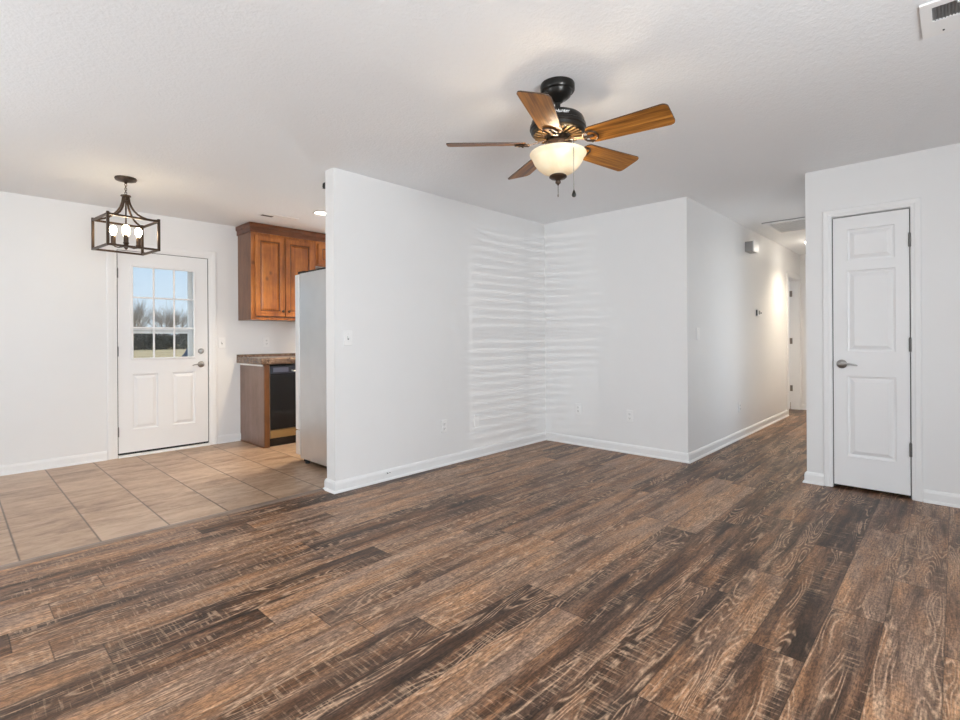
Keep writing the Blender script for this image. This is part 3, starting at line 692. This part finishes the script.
for k in range(5):
    a = R(PHI + 72 * k); ca, sa = math.cos(a), math.sin(a)
    def bl(r, t, zz):
        tt = t * math.cos(PITCH) - zz * math.sin(PITCH); z = t * math.sin(PITCH) + zz * math.cos(PITCH)
        return (FC.x + r * ca - tt * sa, FC.y + r * sa + tt * ca, ZB + z)
    out = []
    r0, r1, w0, w1, cr = .165, .565, .060, .074, .026
    for i in range(7): t = math.pi / 2 * i / 6; out.append((r1 - cr + cr * math.sin(t), w1 - cr + cr * math.cos(t)))
    for i in range(7): t = math.pi / 2 * i / 6; out.append((r1 - cr + cr * math.cos(t), -(w1 - cr) - cr * math.sin(t)))
    for i in range(7): t = math.pi / 2 * i / 6; out.append((r0 + .03 - .03 * math.sin(t), -(w0 - .03) - .03 * math.cos(t)))
    for i in range(7): t = math.pi / 2 * i / 6; out.append((r0 + .03 - .03 * math.cos(t), (w0 - .03) + .03 * math.sin(t)))
    bo = obj('blade', MB().prism(out, lambda u, v, q_: bl(u, v, q_), -.003, .003), 'blade', fan)
    me = bo.data; uvl = me.uv_layers.new(name='UVMap')
    inv = Matrix.Rotation(-a, 3, 'Z')
    for lp in me.loops:
        p = inv @ Vector((me.vertices[lp.vertex_index].co.x, me.vertices[lp.vertex_index].co.y, 0)); uvl.data[lp.index].uv = (p.x + k * 3.1, p.y + k * 1.7)
    me.materials.append(M['bladedark'])
    for p in me.polygons:
        if len(p.vertices) == 4: p.material_index = 1
    # blade iron: flat arm from the hub that opens into a loop under the blade root
    mb = MB()
    mb.loft([[bl(.060, -.012, .012), bl(.060, .012, .012), bl(.060, .012, .018), bl(.060, -.012, .018)], [bl(.12, -.010, -.002), bl(.12, .010, -.002), bl(.12, .010, .004), bl(.12, -.010, .004)], [bl(.150, -.016, -.010), bl(.150, .016, -.010), bl(.150, .016, -.0045), bl(.150, -.016, -.0045)]])
    lp_ = [(.145, .010), (.152, .028), (.172, .037), (.196, .034), (.212, .020), (.217, 0), (.212, -.020), (.196, -.034), (.172, -.037), (.152, -.028), (.145, -.010)]
    mb.tube([bl(r, t, -.0078) for r, t in lp_], .0048, 6)
    mb.tube([bl(.148, 0, -.0075), bl(.175, 0, -.0075), bl(.195, 0, -.0075)], [.009, .006, .008], 6)
    for r, t in ((.195, 0), (.176, .036), (.176, -.036)): mb.lathe([(.006, 0), (.006, -.004), (.003, -.006)], bl(r, t, -.010), 8)
    obj('blade_iron', mb, 'bronze2', fan, smooth=True)
for k in range(3):
    a = R(40 + 120 * k)
    light('fan_bulb', 'POINT', (FC.x + .062 * math.cos(a), FC.y + .062 * math.sin(a), 2.078), 1.7, (1, .84, .62), shadow_soft_size=.018)

# ------------------------------------------------------------ lantern pendant
LX, LY, LA, LT = .99, 4.788, .171, R(5.8)
ln = thing('lantern_pendant', 'open square bronze lantern pendant with four lit candle bulbs', 'pendant light', (LX, LY, H))
def lp(x, y, z): return (LX + x * math.cos(LT) - y * math.sin(LT), LY + x * math.sin(LT) + y * math.cos(LT), z)
def bar(mb, p, q, r):
    p, q = Vector(p), Vector(q); t = (q - p).normalized(); up = Vector((0, 0, 1)) if abs(t.z) < .9 else Vector((math.cos(LT), math.sin(LT), 0)); s = t.cross(up).normalized(); u = s.cross(t)
    mb.loft([[e + s * r + u * r, e - s * r + u * r, e - s * r - u * r, e + s * r - u * r] for e in (p, q)])
obj('canopy', MB().lathe([(.072, 2.4395), (.075, 2.432), (.070, 2.420), (.036, 2.411), (.012, 2.404), (.007, 2.394), (0, 2.394)], (LX, LY, 0), 36), 'bronze2', ln, smooth=True)
mb = MB()
for i in range(5):
    mb.torus((LX, LY, 2.386 - i * .0165), .0075, .0020, Matrix.Rotation(R(90), 3, 'X').to_3x3() if i % 2 == 0 else (Matrix.Rotation(R(90), 3, 'Z') @ Matrix.Rotation(R(90), 3, 'X')), 12, 6, (1, 1.5, 1))
obj('chain', mb, 'bronze2', ln, smooth=True)
obj('hub', MB().lathe([(0, 2.312), (.006, 2.310), (.034, 2.302), (.036, 2.294), (.016, 2.286), (.012, 2.262), (0, 2.26)], (LX, LY, 0), 24), 'bronze2', ln, smooth=True)
Z1, Z0 = 2.109, 1.865
mb = MB()
cs = [(-LA, -LA), (LA, -LA), (LA, LA), (-LA, LA)]
for i in range(4):
    a, b_ = cs[i], cs[(i + 1) % 4]
    for z in (Z0 + .008, Z1 - .008): bar(mb, lp(*a, z), lp(*b_, z), .0075)
    bar(mb, lp(*a, Z0), lp(*a, Z1 + .010), .0085)
obj('cage', mb, 'bronze2', ln)
for sx, sy in cs:
    pts = []
    for i in range(9):
        t = i / 8; k = .012 + (LA - .012) * (t ** 1.9) / LA * LA if False else .014 / LA + (1 - .014 / LA) * t ** 1.7
        pts.append(lp(sx * k, sy * k, 2.295 - (2.295 - 2.107) * (1 - (1 - t) ** 2.1)))
    obj('roof_arm', MB().tube(pts, .0078, 8), 'bronze2', ln, smooth=True)
obj('center_rod', MB().lathe([(.0055, 2.262), (.0055, 1.905), (.014, 1.9), (.018, 1.892), (.012, 1.884), (.006, 1.874), (0, 1.87)], (LX, LY, 0), 14), 'bronze2', ln, smooth=True)
for q_ in range(4):
    sx, sy = math.cos(R(72.5 + 90 * q_)), math.sin(R(72.5 + 90 * q_)); r = .082
    s = obj('candle_socket', MB().tube([lp(sx * .006, sy * .006, 1.897), lp(sx * .05, sy * .05, 1.886), lp(sx * (r - .01), sy * (r - .01), 1.890), lp(sx * r, sy * r, 1.902)], .0045, 8).lathe([(.004, 1.893), (.010, 1.900), (.020, 1.910), (.021, 1.914), (.0165, 1.917), (.0165, 1.975), (0, 1.975)], lp(sx * r, sy * r, 0), 16), 'bronze2', ln, smooth=True)
    obj('bulb', MB().lathe([(.010, 1.976), (.0125, 1.985), (.022, 2.003), (.0255, 2.020), (.023, 2.036), (.013, 2.050), (0, 2.056)], lp(sx * r, sy * r, 0), 18), 'bulb', s, smooth=True)

# ------------------------------------------------------------ ceiling fittings
v1 = thing('ceiling_vent', 'white ceiling register with dark louvres at the top right', 'vent', (2.755, -.05, H))
mb = MB(); xs = (2.612, 2.652, 2.772, 2.905); y0, y1 = -.24, .099; ys = (-.20, .064)
mb.box(xs[0], xs[1], y0, y1, H - .008, H - .0005).box(xs[2], xs[3], y0, y1, H - .008, H - .0005).box(xs[1], xs[2], y0, ys[0], H - .008, H - .0005).box(xs[1], xs[2], ys[1], y1, H - .008, H - .0005)
obj('frame', mb, 'plastic', v1)
mb = MB()
for k in range(26):
    y = ys[0] + .004 + k * .0100
    mb.quad((xs[1], y, H - .007), (xs[2], y, H - .007), (xs[2], y + .006, H - .0015), (xs[1], y + .006, H - .0015))
obj('louvers', mb, 'louver', v1)
obj('damper', MB().box(xs[1], xs[2], ys[0], ys[1], H - .001, H - .0003), 'louver', v1)
obj('lever', MB().box(2.648, 2.66, -.03, -.01, H - .016, H - .008), 'plastic', v1)
obj('screw', MB().sphere((2.868, .032, H - .009), .004, 8, 6), 'slot', v1)

v2 = thing('ceiling_vent', 'large white return grille on the hall ceiling by the chime', 'vent', (6.7, 1.35, H))
mb = MB().sweep([(6.36, 1.06), (6.36, 1.60), (7.06, 1.60), (7.06, 1.06)], [(0, .0005), (0, .018), (.035, .022), (.05, .016), (.05, .0005)], lambda u, v, h: (u, v, H - h), True)
obj('frame', mb, 'plastic', v2)
mb = MB()
for k in range(19):
    x = 6.425 + k * .031; mb.loft([[(x, y, H - .001), (x + .007, y, H - .001), (x + .007, y, H - .004), (x, y, H - .004)] for y in (1.11, 1.55)])
obj('louvers', mb, 'plastic', v2)
obj('back_panel', MB().box(6.41, 7.01, 1.11, 1.55, H - .001, H - .0003), 'dish', v2)
obj('painted_edge_shadow', MB().box(6.354, 6.3595, 1.062, 1.598, H - .009, H - .0005), 'dish', v2)  # grey strip that paints the shadow line along the grille's near edge

v3 = thing('ceiling_vent', 'small white ceiling register with a dark slot above the wall cabinet', 'vent', (2.40, 5.16, H))
obj('frame', MB().box(2.225, 2.60, 5.10, 5.225, H - .006, H - .0005, .002, 1), 'plastic', v3)
obj('slot', MB().box(2.238, 2.355, 5.165, 5.215, H - .0072, H - .0058), 'slot', v3)

cl = thing('recessed_light', 'lit round recessed light in the kitchen ceiling beside the partition', 'ceiling light', (2.64, 4.70, H))
obj('trim_ring', MB().lathe([(.062, -.0005), (.088, -.0005), (.092, -.004), (.088, -.008), (.066, -.006)], (2.64, 4.70, H), 36, cap=False), 'plastic', cl, smooth=True)
obj('lamp', MB().lathe([(0, -.004), (.064, -.004), (.066, -.0008)], (2.64, 4.70, H), 36), 'canlamp', cl)
light('kitchen_spot', 'SPOT', (2.64, 4.70, H - .02), 85, (1, .80, .55), (0, 0, 0), spot_size=R(115), spot_blend=.6, shadow_soft_size=.06)

light('kitchen_spot', 'SPOT', (3.75, 4.70, H - .02), 85, (1, .80, .55), (0, 0, 0), spot_size=R(115), spot_blend=.6, shadow_soft_size=.06)  # added unseen fill spot without a fixture, brightens the kitchen

hl = thing('ceiling_light', 'lit white dome light at the far end of the hall ceiling', 'ceiling light', (7.95, 1.33, H))
obj('base', MB().lathe([(.15, -.0005), (.155, -.012), (.15, -.022), (0, -.022)], (7.95, 1.33, H), 32), 'plastic', hl, smooth=True)
obj('dome', MB().lathe([(.145, -.0225), (.135, -.055), (.10, -.085), (.05, -.10), (0, -.104)], (7.95, 1.33, H), 32), 'dome', hl, smooth=True)
light('hall_lamp', 'SPOT', (7.95, 1.33, H - .13), 80, (1, .84, .64), (0, 0, 0), spot_size=R(138), spot_blend=1.0, shadow_soft_size=.14)
light('bedroom_fill_light', 'AREA', (8.8, 4.9, 1.4), 30, DAY, (R(-90), 0, 0), shape='RECTANGLE', size=1.4, size_y=1.2)  # added fill in the windowless room behind the hall door, brightens the hall end

sb = thing('wall_bracket', 'small black fitting high on the kitchen face of the partition end', 'bracket', (2.03, AYB, 2.34))
obj('arm', MB().box(2.012, 2.045, AYB + .0005, AYB + .055, 2.318, 2.362, .004), 'rubber', sb)
obj('cap', MB().lathe([(.012, 0), (.012, .008), (.0, .010)], (2.028, AYB + .0555, 2.34), 12, 'y'), 'bronze', sb)

# ------------------------------------------------------------ wall plates
def plate(kind, name, label, cat, loc, rz, group=None):
    t = thing(name, label, cat, loc, rz, group)
    obj('plate', MB().box(-.036, .036, -.0085, -.0004, -.059, .059, .004, 1), 'plastic', t, local=True)
    if kind == 'switch':
        tg = obj('toggle', MB().box(-.005, .005, -.021, -.008, -.004, .014, .002), 'plastic', t, local=True)
        obj('slot', MB().box(-.0065, .0065, -.0095, -.008, -.014, .014), 'louver', t, local=True)
    if kind == 'rocker':
        obj('rocker', MB().box(-.017, .017, -.0125, -.008, -.034, .034, .002), 'plastic', t, local=True)
    if kind == 'outlet':
        for z in (-.02, .02):
            rc = obj('receptacle', MB().lathe([(.0165, 0), (.0165, -.003), (.015, -.004), (0, -.004)], (0, -.008, z), 20, 'y'), 'plastic', t, local=True)
            obj('slot', MB().box(-.0075, -.0050, -.0128, -.0115, z - .004, z + .006).box(.0050, .0075, -.0128, -.0115, z - .004, z + .006).lathe([(.0025, 0), (.0025, -.0008)], (0, -.012, z - .009), 8, 'y'), 'slot', rc, local=True)
    for z in ((-.030, .030) if kind in ('switch',) else (0,) if kind == 'outlet' else (-.045, .045)):
        obj('screw', MB().lathe([(.003, 0), (.003, -.001), (0, -.0014)], (0, -.0083, z), 8, 'y'), 'alu', t, local=True)
    return t
plate('switch', 'light_switch', 'white toggle switch on the partition near its free end', 'light switch', (2.117, AY, 1.161), 0)
plate('outlet', 'power_outlet', 'white duplex outlet low on the partition below mid-wall', 'outlet', (3.106, AY, .357), 0)
plate('blank', 'wall_plate', 'blank white wall plate low on the partition right of its outlet', 'wall plate', (3.533, AY, .35), 0)
plate('outlet', 'power_outlet', 'white duplex outlet low on the short wall near the inside corner', 'outlet', (BX, 2.955, .386), R(-90))
plate('outlet', 'power_outlet', 'white duplex outlet low on the short wall near the hall corner', 'outlet', (BX, 2.361, .371), R(-90))
plate('rocker', 'light_switch', 'white rocker switch at the start of the hall wall', 'light switch', (4.925, CY, 1.181), 0)
plate('outlet', 'power_outlet', 'white duplex outlet low on the hall left wall', 'outlet', (6.175, CY, .356), 0)
plate('switch', 'light_switch', 'white toggle switch right of the exterior door', 'light switch', (2.122, YE, 1.117), 0)
plate('outlet', 'power_outlet', 'white duplex outlet on the kitchen wall above the worktop', 'outlet', (2.62, YE, 1.123), 0)
th = thing('thermostat', 'small white thermostat on the hall left wall below the chime', 'thermostat', (6.909, CY, 1.445))
obj('body', MB().box(-.075, .075, -.028, -.0005, -.045, .045, .005), 'plastic', th, local=True)
obj('display', MB().box(-.045, .02, -.0292, -.0278, -.02, .028), 'louver', th, local=True)
obj('side_vents', MB().box(-.0757, -.0745, -.024, -.006, -.035, .035), 'slot', th, local=True)
obj('dial', MB().lathe([(.010, 0), (.010, -.006), (0, -.008)], (.052, -.028, .0), 14, 'y'), 'slot', th, local=True)
dc = thing('door_chime', 'small grey box door chime high on the hall left wall', 'door chime', (6.52, CY, 2.203))
obj('body', MB().box(-.10, .10, -.085, -.0005, -.058, .058, .005), 'dish', dc, local=True)
obj('cover', MB().box(-.105, .105, -.098, -.0855, -.063, .063, .004), 'plastic', dc, local=True)
cb = thing('cable_stub', 'small white cable stub on the partition baseboard', 'cable', (2.478, AY - .015, .06))
obj('plate', MB().box(-.022, .022, -.004, .0, -.012, .012, .002), 'plastic', cb, local=True)
obj('connector', MB().lathe([(.004, -.0035), (.004, -.012), (.002, -.016), (0, -.016)], (-.012, 0, 0), 8, 'y').lathe([(.003, -.0035), (.003, -.010), (0, -.011)], (.012, 0, 0), 8, 'y'), 'slot', cb, local=True)
